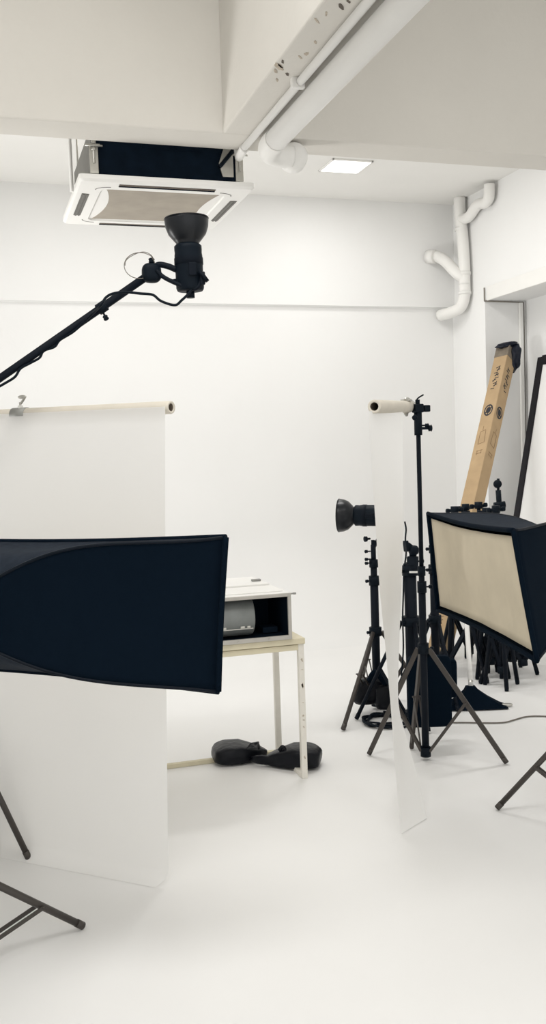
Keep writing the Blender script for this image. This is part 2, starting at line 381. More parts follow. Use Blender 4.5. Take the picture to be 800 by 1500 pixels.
# ------------------------------------------------------------------ backdrop paper on a roll, left
A0 = V((.722, 3.565, 1.842)); B0 = V((.119, 4.257, 1.858)); dr = (B0-A0).normalized(); AXIS = dr; nrm = V((dr.y, -dr.x, 0)).normalized()
if nrm.dot(C0-A0) < 0: nrm = -nrm
END = A0+dr*1.38
t = thing('backdrop_roll', 'white backdrop paper hanging from a long cardboard tube behind the black softbox', 'backdrop', (A0.x, A0.y, 0))
def rolltube(t, a, b, r):
    bm = NB(); d = (b-a).normalized(); L = (b-a).length
    lathe(bm, [(r*.62, .004), (r*.62, 0), (r*.95, -.001), (r, .003), (r, L-.003), (r*.95, L), (r*.62, L), (r*.62, L-.25)], a, d, 32)
    tb = part('tube', bm, TUBE, t, 'tan cardboard tube')
    bm = NB(); lathe(bm, [(r*.635, .002), (r*.60, .004), (r*.60, L-.02)], a, d, 24); part('core', bm, TUBEIN, tb, 'dark hollow core')
rolltube(t, A0, END, .0245)
botR = fl(247, 1296); botL = fl(0, 1249)
tR = A0+nrm*.026+dr*.008; dd = (botL-botR).normalized()
Lw = 1.34
def sheet(u, v):
    # u along the width, v down
    top = tR+dr*(u*Lw); bot = botR+dd*(u*Lw); bot.z = 0
    p = top.lerp(bot, v); 
    p.z = top.z*(1-v)+.003
    # gentle belly and the foot curling towards the camera
    p += nrm*(.012*math.sin(math.pi*v)*math.sin(2.2*math.pi*u+.5))
    k = max(0, (v-.965)/.035); p += nrm*(.045*k*k)
    if v > .985 and u < .03: p += dr*(.03-u)*.9*(v-.985)/.015
    return p
bm = NB()
NV = 60
def warp(v): return 1-(1-v)**1.6
grid(bm, lambda u, v: sheet(u, warp(v)), 30, NV)
part('paper_sheet', bm, PAPER, t, 'white seamless paper')
cw = at(32, 606, 4.02)
# nearest point on the tube to that picture direction
s = max(0, (cw-A0).dot(dr)); cp = A0+dr*s
t = thing('tube_clamp', 'small metal wing clamp gripping the left cardboard tube', 'clamp', cp+V((0, 0, .02)))
bm = NB(); lathe(bm, [(.0252, -.04), (.028, -.04), (.028, .04), (.0252, .04)], cp, dr, 28); part('sleeve', bm, STEELD, t)
bm = NB(); cyl(bm, cp+V((0, 0, .025)), cp+V((0, 0, .05)), .005); tube(bm, [cp+V((0, 0, .045))-dr*.004, cp+V((0, 0, .06))-dr*.02, cp+V((0, 0, .073))-dr*.032], .005, 8)
bx(bm, cp+V((0, 0, .03)), (.02, .02, .012)); part('screw', bm, STEEL, t)
bm = NB(); blob(bm, cp+V((0, 0, .072))-dr*.012, (.05, .012, .016), Matrix.Rotation(math.atan2(dr.y, dr.x), 3, 'Z'), 2); part('wing_knob', bm, STEEL, t)

# ------------------------------------------------------------------ stands
def knob(bm, p, d, L=.035, r=.011):
    p = V(p); d = V(d).normalized(); cyl(bm, p, p+d*L*.7, r*.38, seg=8)
    lathe(bm, [(r*.7, 0), (r, .004), (r*.8, .009), (r*1.05, .016), (r*.6, .02), (0, .02)], p+d*L*.6, d, 10)
def light_stand(label, base, top, feet, collar=.62, rp=.0135, rleg=.0095, legmat=None, knobs=(), brace_at=.52, low=.05, cat='light stand', group='light stands', name='light_stand', knobdir=(-1, -.3, 0), midsec=None, flat=False):
    base = V((base[0], base[1], 0)); t = thing(name, label, cat, base, group)
    legmat = legmat or ALUD
    def at_(z): return base+V((0, 0, z))
    bm = NB(); cyl(bm, at_(low-.015), at_(min(collar+.35, top)), rp*1.25); part('lower_tube', bm, BLACK, t)
    bm = NB(); z1 = min(collar+.33, top-.05)
    zm = midsec or (z1+top)/2
    cyl(bm, at_(z1-.05), at_(zm), rp); cyl(bm, at_(zm-.02), at_(top), rp*.78); part('upper_tube', bm, BLACK, t)
    for za, zb, rr in ((collar-.025, collar+.03, 1.9), (low-.03, low+.02, 1.8), (z1-.03, z1+.03, 1.6), (zm-.03, zm+.02, 1.35)):
        bm = NB(); cyl(bm, at_(za), at_(zb), rp*rr); part('collar', bm, BLACKP, t)
    bm = NB(); cyl(bm, at_(top-.01), at_(top+.03), rp*.6); part('spigot', bm, BLACKP, t)
    for f in feet:
        f = V((f[0], f[1], 0)); h = (f-base); h.z = 0; hd = h.normalized()
        a = at_(collar)+hd*rp*1.9; b = f+V((0, 0, rleg))
        bm = NB()
        if flat: bar(bm, a, b, rleg*1.3, rleg*2.2, up=hd)
        else: cyl(bm, a, b, rleg)
        lg = part('leg', bm, legmat, t)
        bm = NB(); e = b+(a-b).normalized()*.03; cyl(bm, b-(a-b).normalized()*.002, e, rleg*1.12); part('foot_cap', bm, legmat, lg)
        m = b.lerp(a, brace_at); sd = V((-hd.y, hd.x, 0))*rleg*1.35
        bm = NB()
        for sgn in (1, -1): bar(bm, at_(low)+hd*rp*1.5+sd*sgn, m+sd*sgn, .004, .014, up=hd)
        cyl(bm, m-sd*1.5, m+sd*1.5, .005, seg=8); part('brace', bm, legmat if legmat is ALUD else BLACK, t)
    for z in (collar, z1, zm, *knobs):
        bm = NB(); knob(bm, at_(z)+V(knobdir).normalized()*rp, knobdir); part('knob', bm, BLACKP, t)
    return t
def feet_of(px_list): return [fl(*p) for p in px_list]
# main stand carrying the middle paper roll
SB = fl(624, 1113)
fA, fB, fC = fl(742, 1120), fl(541, 1107), fl(603, 1098)
light_stand('tall black light stand holding up the narrow hanging paper roll', SB, 1.80, (fA, fB, fC), collar=.60, rp=.0155, rleg=.0115, knobs=(1.78,), knobdir=(.95, -.25, 0), group='light stands on the studio floor', flat=True, midsec=1.02)
# second leg-less pole section seen beside the softbox edge
# ------------------------------------------------------------------ middle paper roll
NA = V((1.745, 4.01, 1.855)); NBv = V((2.19, 4.585, 1.880))
t = thing('backdrop_roll', 'narrow strip of white paper hanging from a short tube clamped to a stand', 'backdrop', (NA.x, NA.y, 0))
rolltube(t, NA, NBv, .031)
near = [at(540, 602, 4.28), at(543, 650, 4.28), at(551, 760, 4.29), at(558, 860, 4.3), at(565, 940, 4.3), at(572, 1030, 4.28), at(577, 1110, 4.22), at(582, 1165, 4.12), fl(588, 1222, .004)+V((0, 0, .002))]
far = [at(590, 603, 4.80), at(591, 650, 4.80), at(592, 760, 4.82), at(589, 860, 4.84), at(585, 940, 4.86), at(583, 1030, 4.86), at(597, 1088, 4.74), at(612, 1140, 4.50), fl(625, 1199, .004)+V((0, 0, .002))]
ns, fs_ = spline(near, 8), spline(far, 8)
def strip(u, v):
    k = v*(len(ns)-1); i = min(int(k), len(ns)-2); f = k-i
    a = ns[i].lerp(ns[i+1], f); b = fs_[i].lerp(fs_[i+1], f); p = a.lerp(b, u)
    d = (b-a).normalized(); s = V((-d.y, d.x, 0))
    p += s*(.018*math.sin(math.pi*u)*math.sin(math.pi*min(1, v*1.3)) + .006*math.sin(7*u+5*v)*math.sin(math.pi*v)); p.z = max(p.z, .003); return p
bm = NB(); grid(bm, strip, 14, 64); part('paper_sheet', bm, PAPER, t, 'white paper strip with its end trailing on the floor')
# clamp at the stand top
cx = V((SB.x, SB.y, 1.84))
t = thing('roll_clamp', 'metal and black clamp fixing the narrow paper roll to its stand', 'clamp', cx)
bm = NB(); cyl(bm, cx+V((0, 0, -.11)), cx+V((0, 0, .02)), .021); bx(bm, cx+V((0, 0, .03)), (.05, .05, .045), bev=.006); cyl(bm, cx+V((0, 0, .05)), cx+V((0, 0, .075)), .012); part('socket', bm, BLACKP, t)
bm = NB(); d2 = (NBv-NA).normalized()
pc = NBv-d2*.05
for s in (-1, 1):
    tube(bm, [cx+V((0, 0, .04)), pc+d2*.05+V((0, 0, .03*s+.01)), pc+V((0, 0, .042*s)), pc-d2*.03+V((0, 0, .034*s))], .008, 8)
bx(bm, pc+V((0, 0, .034)), (.05, .05, .008), Matrix.Rotation(math.atan2(d2.y, d2.x), 3, 'Z')); part('jaw', bm, STEEL, t, 'bare metal jaws')
bm = NB(); tube(bm, [cx+V((-.01, 0, .05)), cx+V((.0, 0, .08)), cx+V((.03, -.01, .10))], .004, 6); bx(bm, cx+V((.045, -.01, .028)), (.035, .03, .035), bev=.005); part('lever', bm, BLACKP, t)
bm = NB(); knob(bm, cx+V((.02, -.005, -.075)), (1, -.25, 0), .055, .018); part('knob', bm, BLACKP, t)
bm = NB(); knob(bm, cx+V((-.02, -.015, -.02)), (-.6, -.9, 0), .04, .014); part('knob', bm, BLACKP, t)

# ------------------------------------------------------------------ strip softboxes
def softbox(name, label, TLc, TRc, BRc, BLc, axis, depth, ringr, side_mat, face_label, ringshift=(0, 0, 0), bow=.06, sag=.0, facerec=.004, vb=(.03, .03)):
    """corners of the front rectangle, axis = vector from front centre to the ring at the back"""
    TLc, TRc, BRc, BLc = map(V, (TLc, TRc, BRc, BLc)); cen = (TLc+TRc+BRc+BLc)/4; ax = V(axis).normalized()
    ring = cen+ax*depth+V(ringshift)
    ux = (TRc-TLc).normalized(); uy = (TLc-BLc).normalized()
    t = thing(name, label, 'softbox', (ring.x, ring.y, ring.z-.15), 'strip softboxes')
    cs = [TLc, TRc, BRc, BLc]; sg = [(-1, 1), (1, 1), (1, -1), (-1, -1)]
    rc_ = [ring+ux*a*ringr*.7+uy*b*ringr*.7 for a, b in sg]
    def rib(k, v):
        p = cs[k].lerp(rc_[k], v); out = (cs[k]-cen).normalized(); return p+(out*.4-ax*.0)*bow*math.sin(math.pi*v)+(-(ax)*0)+ax*bow*1.1*math.sin(math.pi*v)+uy*(vb[0] if k<2 else -vb[1])*math.sin(math.pi*v**1.5)
    for k, nm in ((0, 'top_panel'), (1, 'end_panel'), (2, 'bottom_panel'), (3, 'end_panel')):
        k2 = (k+1) % 4
        def fn(u, v, k=k, k2=k2):
            a, b = rib(k, v), rib(k2, v); p = a.lerp(b, u)
            mid = (cs[k]+cs[k2])/2-cen
            inn = -mid.normalized(); s_ = math.sin(math.pi*u)
            p += inn*s_*(sag if k in (0, 2) else sag*.3)*(1-v)
            p += inn*s_*.02*math.sin(math.pi*v)
            return p
        bm = NB(); grid(bm, fn, 20, 14); part(nm, bm, side_mat[k], t, solid=.004)
    bm = NB()
    for k in range(4): tube(bm, [rib(k, v/10) for v in range(11)], .0055, 8, n=2)
    part('rib', bm, BLACK, t)
    bm = NB()
    def edge(k, off):
        k2 = (k+1) % 4; mid = (cs[k]+cs[k2])/2-cen; inn = -mid.normalized()
        return [cs[k].lerp(cs[k2], i/12)+inn*math.sin(math.pi*i/12)*(sag if k in (0, 2) else sag*.3)-ax*off for i in range(13)]
    for k in range(4): tube(bm, edge(k, .0), .010, 8, n=2)
    part('hem', bm, FABRIC, t)
    def face(u, v):
        a = cs[0].lerp(cs[1], u); b = cs[3].lerp(cs[2], u); p = a.lerp(b, v)
        s_ = math.sin(math.pi*u); p += uy*s_*sag*((v)*1-(1-v))
        marg = math.sin(math.pi*u)*math.sin(math.pi*v)
        return p+ax*(facerec+.008*math.sin(3*u*math.pi+1.5*v)*marg+.008*math.sin(14*u-5*v)*marg+.005*math.sin(31*u+4*v)*marg)
    bm = NB(); m_ = .05
    grid(bm, lambda u, v: face(m_*.6+(1-m_*1.2)*u, m_+(1-2*m_)*v), 24, 12)
    part('diffuser', bm, DIFF, t, face_label, solid=.002)
    bm = NB(); lathe(bm, [(ringr*.75, -.01), (ringr*.95, -.01), (ringr*.95, .02), (ringr*.75, .02), (ringr*.75, -.01)], ring, ax, 32); part('speed_ring', bm, BLACK, t, 'black mounting ring')
    bm = NB(); lathe(bm, [(0, 0), (.055, 0), (.06, .02), (.06, .24), (.05, .26), (0, .26)], ring+ax*.0, ax, 24); bx(bm, ring+ax*.27, (.05, .05, .03)); part('flash_head', bm, BLACKP, t, 'black flash head')
    return t, ring
# left softbox, seen from behind
TLp = at(331, 787, 3.0); BLp = at(320, 1013, 3.0)
ud = V((-.676, .737, 0)).normalized(); LB = 1.42
TRp, BRp = TLp+ud*LB+V((0, 0, -.03)), BLp+ud*LB+V((0, 0, -.03))
fit0 = V((-.755, -.656, -.02))
# order so that uy is up and ux runs to the far left
ls_t, ringL = softbox('softbox', 'large dark strip softbox seen from behind, covering the left backdrop paper', TRp, TLp, BLp, BRp, fit0, .36, .13, [FABRIC2, FABRIC, FABRIC2, FABRIC], 'pale front diffuser facing away', bow=.035, sag=.012, vb=(.06, .03), ringshift=(-.03, .02, .04))
sc = fl(-62, 1435)
# right softbox
a_, b_ = at(627, 752, 4.85), at(641, 894, 4.85); c_, d_ = at(787, 968, 3.42), at(752, 777, 3.42)
rs_t, ringR = softbox('softbox', 'black strip softbox with beige front, tilted down beside the tall stand', a_, d_, c_, b_, (.93, -.22, .18), .40, .14, [FABRIC2, FABRIC, FABRIC, FABRIC], 'beige fabric front', bow=.03, sag=.016, facerec=.006)

bs = ringL-V(fit0).normalized()*0+V(fit0).normalized()*.1
light_stand('black stand with brown metal legs under the left softbox', (sc.x, sc.y), ringL.z-.10, (fl(121, 1361), sc+V((-.36, .17, 0)), sc+V((.06, -.40, 0))), collar=.36, rp=.016, rleg=.0125, brace_at=.36, group='light stands on the studio floor', low=.06)
c2 = V((ringR.x+.09, ringR.y-.02, 0))
light_stand('black stand with grey metal legs under the beige-fronted softbox', (c2.x, c2.y), ringR.z-.03, (fl(729, 1187), c2+V((.36, .22, 0)), c2+V((.03, -.42, 0))), collar=.42, rp=.016, rleg=.0125, brace_at=.5, group='light stands on the studio floor', low=.08)

# ------------------------------------------------------------------ boom with lamp
bc = V((-.092, 4.11, 0))
f1 = fl(42, 1261)
light_stand('black boom stand whose brown metal foot rests by the left backdrop paper', (bc.x, bc.y), 1.84, (f1, bc+V((-.17, .25, 0)), bc+V((-.185, -.257, 0))), collar=.52, rp=.017, rleg=.0125, brace_at=.62, group='light stands on the studio floor')
tip = at(222, 400, 3.7); b0 = at(0, 554, 3.83); bd = (tip-b0).normalized()
back = b0-bd*1.2
t = thing('boom_arm', 'black boom arm rising from the left edge to the overhead lamp', 'boom arm', b0)
bm = NB(); cyl(bm, back, tip-bd*.02, .0155); part('outer_pole', bm, BLACK, t)
bm = NB(); m0 = b0.lerp(tip, .68)
lathe(bm, [(.015, -.02), (.022, -.018), (.022, .018), (.015, .02)], m0, bd, 20); part('joint_collar', bm, BLACKP, t)
bm = NB(); knob(bm, m0-UP*.01, -UP*1+RT*.5, .04, .011); part('knob', bm, BLACKP, t)
bm = NB(); bx(bm, m0, (.03, .03, .035), Matrix((frame(bd)[0], frame(bd)[1], bd)).transposed(), .004); part('clip', bm, BLACKP, t)
bm = NB(); blob(bm, tip, (.075, .06, .075), None, 3); cyl(bm, tip-RT*.03, tip+RT*.035, .024); knob(bm, tip+RT*.0+UP*.02, UP, .03, .012); part('swivel_head', bm, BLACKP, t)
bm = NB(); tube(bm, [tip+UP*.01, at(232, 388, 3.7), at(246, 390, 3.7), at(258, 395, 3.7)], .012, 10); part('yoke', bm, BLACK, t)
# studio flash heads
def head(name, label, rim, axis, rb=.085, rbody=.052, L=.20, group='studio lamp heads'):
    rim = V(rim); ax = V(axis).normalized(); t = thing(name, label, 'studio lamp', rim-ax*.1, group)
    bm = NB(); lathe(bm, [(rb, 0), (rb*.99, .003), (rb*.98, -.004), (rb*.95, -.03), (rb*.83, -.058), (rb*.62, -.080), (rb*.5, -.092), (rb*.5, -.10)], rim, ax, 36)
    part('reflector', bm, BLACKG, t, 'bowl reflector', solid=.003)
    bm = NB(); lathe(bm, [(0, -.094), (rb*.5, -.094), (rb*.62, -.104), (rb*.62, -.118), (rbody*.97, -.13), (rbody, -.14), (rbody, -.14-L*.75), (rbody*.95, -.14-L*.8), (rbody*.9, -.14-L*.82), (0, -.14-L*.82)], rim, ax, 32)
    part('housing', bm, BLACKP, t)
    x, y, z = frame(ax)
    bm = NB(); lathe(bm, [(rbody*1.04, -.150), (rbody*1.04, -.175), (rbody, -.176)], rim, ax, 32); part('mount_ring', bm, BLACK, t)
    for s in (-1, 1):
        bm = NB(); bx(bm, rim-ax*.2+x*s*rbody*1.03, (.012, .03, .05), Matrix((x, y, z)).transposed(), .003); part('side_grip', bm, BLACK, t)
    bm = NB(); cyl(bm, rim-ax*(.14+L*.82), rim-ax*(.14+L*.98), .016); part('cable_socket', bm, BLACKP, t)
    bm = NB(); cyl(bm, rim-ax*.09, rim-ax*.04, .022, .018); part('flash_tube', bm, ACW, t, 'frosted flash tube')
    return t
head('studio_lamp', 'black lamp head with bowl reflector facing up at the boom arm tip', at(273, 321, 3.7), V((-.02, .0, 1)), rb=.086, rbody=.054, L=.165)
bm = NB(); cyl(bm, at(250, 412, 3.7), at(298, 405, 3.7), .007); bx(bm, at(296, 408, 3.68), (.02, .03, .05), None, .004)
cyl(bm, at(292, 396, 3.66), at(304, 412, 3.66), .008); part('clamp_bar', bm, BLACK, t)
bm = NB(); tube(bm, [at(229, 396, 3.68), at(240, 406, 3.68), at(258, 415, 3.68), at(274, 421, 3.68), at(288, 422, 3.68), at(297, 408, 3.68)], .0085, 8)
part('support_rod', bm, BLACK, t)
pts = [at(-8, 570, 3.8), at(8, 561, 3.8), at(22, 552, 3.8), at(30, 540, 3.8), at(44, 532, 3.8), at(58, 524, 3.79), at(64, 514, 3.79), at(80, 508, 3.78), at(88, 498, 3.77), at(110, 484, 3.75), at(137, 458, 3.68),
       at(148, 447, 3.62), at(155, 436, 3.64), at(166, 430, 3.64), at(184, 428, 3.64), at(206, 430, 3.64), at(224, 432, 3.66), at(236, 441, 3.66), at(256, 447, 3.66), at(266, 440, 3.66), at(278, 428, 3.67), at(282, 418, 3.69), at(281, 410, 3.70)]
bm = NB(); tube(bm, pts, .0052, 8, n=6); tag(obj('power_cable', bm, BLACKP), 'black power cable looping along the boom arm to the overhead lamp', 'cable')
bm = NB()
L_ = [at(227+-22+23*math.cos(a), 391+-2+19*math.sin(a), 3.68+.01*math.sin(2*a)) for a in [R(-40-i*18) for i in range(15)]]
tube(bm, [at(229, 391, 3.70)]+L_+[at(219, 405, 3.70)], .0016, 6, n=4)
tube(bm, [at(228, 390, 3.70)]+[p+RT*.003+UP*.004*math.sin(i) for i, p in enumerate(L_)][:9], .0014, 6, n=4)
tag(obj('sync_wire', bm, CABLE), 'thin wire loop curling above the boom arm swivel', 'wire')

# ------------------------------------------------------------------ lamp on stand behind the middle paper
LS = fl(553, 1038)
light_stand('black light stand half hidden behind the hanging paper strip, leg splayed left', LS, 1.06, (fl(503, 1071), LS+V((.34, -.10, 0)), LS+V((.02, .36, 0))), collar=.50, rp=.021, rleg=.0135, brace_at=.55, group='light stands on the studio floor', knobs=(1.02, .97), knobdir=(-.95, -.1, 0), flat=False)
hp = at(497, 755, 6.0)
head('studio_lamp', 'black lamp head with bowl reflector facing left beside the hanging paper strip', hp, V((-.85, .53, .02)), rb=.105, rbody=.066, L=.20)
t = thing('lamp_bracket', 'black tilting bracket carrying the left-facing lamp head', 'bracket', (LS.x, LS.y, 1.06))
bm = NB(); bar(bm, (LS.x, LS.y, 1.04), at(566, 770, 6.05), .03, .02); part('arm', bm, BLACK, t)
bm = NB(); knob(bm, V((LS.x-.02, LS.y, 1.10)), (-1, -.2, 0), .04, .018); part('knob', bm, BLACKP, t)
# thick column stand with swivel bracket
TS = fl(606, 1058)
light_stand('thick black column stand with a swivel bracket behind the tall stand', TS, .98, (TS+V((-.30, .18, 0)), TS+V((.30, .20, 0)), TS+V((-.02, -.24, 0))), collar=.62, rp=.03, rleg=.012, legmat=BLACK, group='light stands on the studio floor', midsec=.93)
t = thing('swivel_bracket', 'black swivel bracket with a pale band on the thick column stand', 'bracket', (TS.x, TS.y, .98))
def tq(px, py): return at(px, py, 5.75)
bm = NB(); cyl(bm, tq(605, 842), tq(605, 815), .034); cyl(bm, tq(605, 815), tq(605, 806), .022); part('base', bm, BLACKP, t)
bm = NB(); cyl(bm, tq(605, 839), tq(605, 836), .042); part('band', bm, ACW, t, 'white band')
bm = NB(); blob(bm, tq(606, 806), (.06, .06, .06)); bar(bm, tq(608, 806), tq(597, 797), .035, .03, bev=.005); bar(bm, tq(594, 792), tq(596, 808), .05, .02, bev=.005); part('swivel', bm, BLACKP, t)
bm = NB(); knob(bm, tq(612, 822), RT, .03, .013); part('knob', bm, BLACKP, t)
bm = NB(); knob(bm, tq(600, 828), -RT, .03, .012); part('knob', bm, BLACKP, t)
bm = NB(); tube(bm, [tq(593, 764), tq(595, 775), tq(594, 790), tq(595, 812), tq(592, 835), tq(591, 870), tq(590, 905), tq(591, 950), tq(588, 990)], .005, 6)
tag(obj('sync_cable', bm, BLACKP), 'thin black cable hanging beside the thick column stand', 'cable')
# plain upright pole stand beside softbox edge
PS = fl(640, 1030)
light_stand('slim black stand directly behind the left edge of the beige softbox', PS, 1.15, (PS+V((-.22, .20, 0)), PS+V((.22, .22, 0)), PS+V((.02, -.25, 0))), collar=.55, rp=.022, rleg=.011, legmat=BLACK, group='light stands on the studio floor')

# ------------------------------------------------------------------ sandbags
def soft_slab(bm, c, s, rot, e=5, noise=.02):
    blob(bm, c, s, rot, e, 28, 18, noise)
def view_rot(yaw=0, tilt=0):
    return Matrix.Rotation(-_y+R(yaw), 3, 'Z') @ Matrix.Rotation(R(tilt), 3, 'Y')
t = thing('hanging_sandbag', 'flat black sandbag hanging from the tall stand above the floor cable', 'sandbag', at(630, 1060, 5.32))
bm = NB(); soft_slab(bm, at(629, 1012, 5.34), (.245, .07, .40), view_rot(0, 0), 9, .01); part('pouch', bm, FABRIC, t)
bm = NB(); soft_slab(bm, at(652, 993, 5.46), (.13, .07, .22), view_rot(0, 0), 9, .01); part('pouch', bm, FABRIC, t)
bm = NB(); tube(bm, [at(612, 966, 5.3), at(620, 955, 5.25), at(632, 960, 5.38), at(650, 968, 5.44)], .012, 8); part('strap', bm, FABRIC, t)
g_ = LS+V((-.02, -.02, 0))
t = thing('stand_sandbag', 'black sandbag slumped over the base of the splayed lamp stand', 'sandbag', at(553, 1042, 6.0))
bm = NB(); blob(bm, at(543, 1012, 6.03), (.19, .12, .17), view_rot(0, 0), 3, 24, 16, .05, shape=lambda p: V((p.x+(.05-p.z)*(-.25), p.y, p.z))); part('pouch', bm, BAG, t)
bm = NB(); blob(bm, at(566, 1020, 6.0), (.15, .12, .16), view_rot(0, 0), 4, 24, 16, .05); part('pouch', bm, BAG, t)
bm = NB(); tube(bm, [at(540, 1000, 6.0), at(548, 986, 5.95), at(556, 990, 5.95), at(566, 1002, 5.97)], .02, 8); part('strap', bm, FABRIC, t)
# saddle sandbag below the table
t = thing('saddle_sandbag', 'black double sandbag lying on the floor under the table', 'sandbag', fl(390, 1115))
def pouch(bm, px, py, yref, s, yaw, tp, side):
    c = fl(px, py); c.z = s[2]/2+.002
    def sh(p):
        k = p.x/(s[0]/2)*side
        f = 1-.62*max(0, k+.15)**1.3
        zf = 1-.45*max(0, k)-.25*max(0, -k-.55)
        return V((p.x, p.y*f, (p.z+s[2]/2)*zf-s[2]/2))
    blob(bm, c, s, Matrix.Rotation(R(yaw), 3, 'Z'), 4.2, 36, 20, .025, shape=sh)
bm = NB(); pouch(bm, 352, 1114, 0, (.30, .22, .10), -8, .42, 1); part('pouch', bm, BAG, t)
bm = NB(); pouch(bm, 430, 1122, 0, (.30, .20, .11), -24, .42, -1); part('pouch', bm, BAG, t)
bm = NB(); m1, m2, m3 = fl(374, 1113, .035), fl(390, 1114, .045), fl(408, 1114, .04)
blob(bm, (m1+m3)/2, ((m3-m1).length*1.5, .045, .05), Matrix.Rotation(math.atan2((m3-m1).y, (m3-m1).x), 3, 'Z'), 2.2, 20, 12, .12); part('neck', bm, BAG, t)
bm = NB(); prism(bm, [fl(362, 1098, .10), fl(377, 1097, .12), fl(380, 1088, .13), fl(368, 1090, .125)], (0, .012, .004)); tube(bm, [fl(366, 1094, .10), fl(376, 1090, .125), fl(380, 1096, .09)], .01, 8)
tube(bm, [fl(409, 1100, .09), fl(414, 1094, .11), fl(419, 1100, .09)], .011, 8); part('handle', bm, BAG, t)

# ------------------------------------------------------------------ table
TX, TY0, TY1, TZ = 1.552, 4.53, 4.985, .725; LT = 1.25; lw = .030
t = thing('table', 'white steel-legged table with a cream board top, holding the grey box', 'table', (TX, TY0, 0))
bm = NB(); bb(bm, (TX-LT, TY0-.01, TZ-.030), (TX+.004, TY1+.01, TZ), bev=.003); part('tabletop', bm, CREAM, t, 'cream board top')
bm = NB()
bb(bm, (TX-LT+lw, TY0+.001, TZ-.062), (TX-lw, TY0+lw, TZ-.034), bev=.002, mi=1); bb(bm, (TX-LT+lw, TY1-lw, TZ-.062), (TX-lw, TY1, TZ-.034), bev=.002)
bb(bm, (TX-lw, TY0, TZ-.062), (TX, TY1, TZ-.031), bev=.002); bb(bm, (TX-LT, TY0, TZ-.062), (TX-LT+lw, TY1, TZ-.031), bev=.002)
part('top_frame', bm, [TLEG, CREAM], t)
for x in (TX-lw, TX-LT):
    for y in (TY0, TY1-lw):
        bm = NB(); bb(bm, (x, y, .0), (x+lw, y+lw, TZ-.06), bev=.002)
        if x > 1 and y == TY0:
            for z, wd, h in ((.60, .010, .022), (.56, .014, .004), (.47, .012, .022), (.465, .006, .03), (.39, .010, .004), (.32, .008, .012), (.30, .012, .006), (.26, .006, .014), (.10, .008, .02)):
                zz = z; P = [(x+.015+random.uniform(-.5, .5)*wd, y-.0008, zz), (x+.017+wd*.5, y-.0008, zz+h*.2), (x+.015+wd*.3, y-.0008, zz+h), (x+.013-wd*.4, y-.0008, zz+h*.7)]
                prism(bm, P, (0, .001, 0), 1)
        part('leg', bm, [TLEG, CHIP], t)
bm = NB(); bb(bm, (TX-LT+lw, TY1-lw, 0), (TX-lw, TY1, .022), bev=.002); part('rear_stretcher', bm, CREAM, t)
for x in (TX-lw, TX-LT):
    bm = NB(); bb(bm, (x, TY0+lw, 0), (x+lw, TY1-lw, .022), bev=.002); part('side_stretcher', bm, TLEG, t)

# grey box with drum on the table
BXR, BZ0, BZ1, BL, BD = 1.484, TZ+.002, TZ+.236, .95, .62
t = thing('drum_box', 'open-fronted grey metal box with a grey drum inside, lying on the table', 'metal box', (BXR-BL/2, TY0+.2, BZ0))
yf, yb = TY0-.012, TY0+BD
bm = NB(); s = .012
bb(bm, (BXR-BL, yf, BZ0), (BXR, yb, BZ0+s), mi=0); bb(bm, (BXR-s, yf, BZ0+s), (BXR, yb, BZ1-s), mi=0); bb(bm, (BXR-BL, yf, BZ0+s), (BXR-BL+s, yb, BZ1-s)); bb(bm, (BXR-BL+s, yb-s, BZ0+s), (BXR-s, yb, BZ1-s))
part('casing', bm, BOXW, t)
bm = NB(); bb(bm, (BXR-BL, yf, BZ1-s), (BXR, yb, BZ1), bev=.002)
bb(bm, (BXR-BL+.02, yf+.30, BZ1), (BXR-.015, yb-.01, BZ1+.012), bev=.003)
bb(bm, (BXR-BL, yf+.06, BZ1), (BXR-.02, yf+.29, BZ1+.004), bev=.001); part('lid', bm, BOXW, t, 'white lid panels')
bm = NB(); f = .018
bb(bm, (BXR-BL, yf-.012, BZ0), (BXR, yf, BZ0+f+.004), bev=.002); bb(bm, (BXR-BL, yf-.012, BZ1-f), (BXR, yf, BZ1), bev=.002)
bb(bm, (BXR-f, yf-.012, BZ0+f), (BXR, yf, BZ1-f), bev=.002); bb(bm, (BXR-BL, yf-.012, BZ0+f), (BXR-BL+f, yf, BZ1-f), bev=.002)
for xx in (.12, .28, .46): cyl(bm, (BXR-xx, yf-.016, BZ0+.011), (BXR-xx, yf-.01, BZ0+.011), .004, seg=10)
part('front_frame', bm, BOXG, t, 'grey front frame')
bm = NB(); bb(bm, (BXR-BL+.013, yf+.34, BZ0+.013), (BXR-.013, yf+.35, BZ1-.013)); bb(bm, (BXR-.016, yf+.002, BZ0+.013), (BXR-.0125, yf+.34, BZ1-.013)); bb(bm, (BXR-BL+.013, yf+.002, BZ0+.0125), (BXR-.016, yf+.34, BZ0+.015)); bb(bm, (BXR-BL+.013, yf+.002, BZ1-.0155), (BXR-.016, yf+.34, BZ1-.0125))
part('lining', bm, BOXI, t, 'dark lining')
bm = NB(); lathe(bm, [(0, 0), (.094, 0), (.099, .006), (.099, .55), (0, .55)], (BXR-.16-.02, yf+.115, BZ0+.118), (-1, 0, 0), 40)
dmm = part('drum', bm, DRUM, t, 'grey metal drum')
bm = NB()
for dx, ww in ((.06, .10), (.20, .05), (.27, .06)):
    pass
cy_, cz_ = yf+.115, BZ0+.118
for xx, ww in ((.205, .018), (.235, .022), (.33, .11), (.50, .14)):
    a = R(206); p = V((BXR-xx-ww/2, cy_+.100*math.cos(a), cz_+.100*math.sin(a))); bx(bm, p, (ww, .006, .012), None, .002)
bm2 = bm
bar(bm, (BXR-.19, cy_+.0995*math.cos(R(212)), cz_+.0995*math.sin(R(212))), (BXR-.70, cy_+.0995*math.cos(R(212)), cz_+.0995*math.sin(R(212))), .004)
part('seam', bm, STEEL, dmm, 'bright metal seam strip')
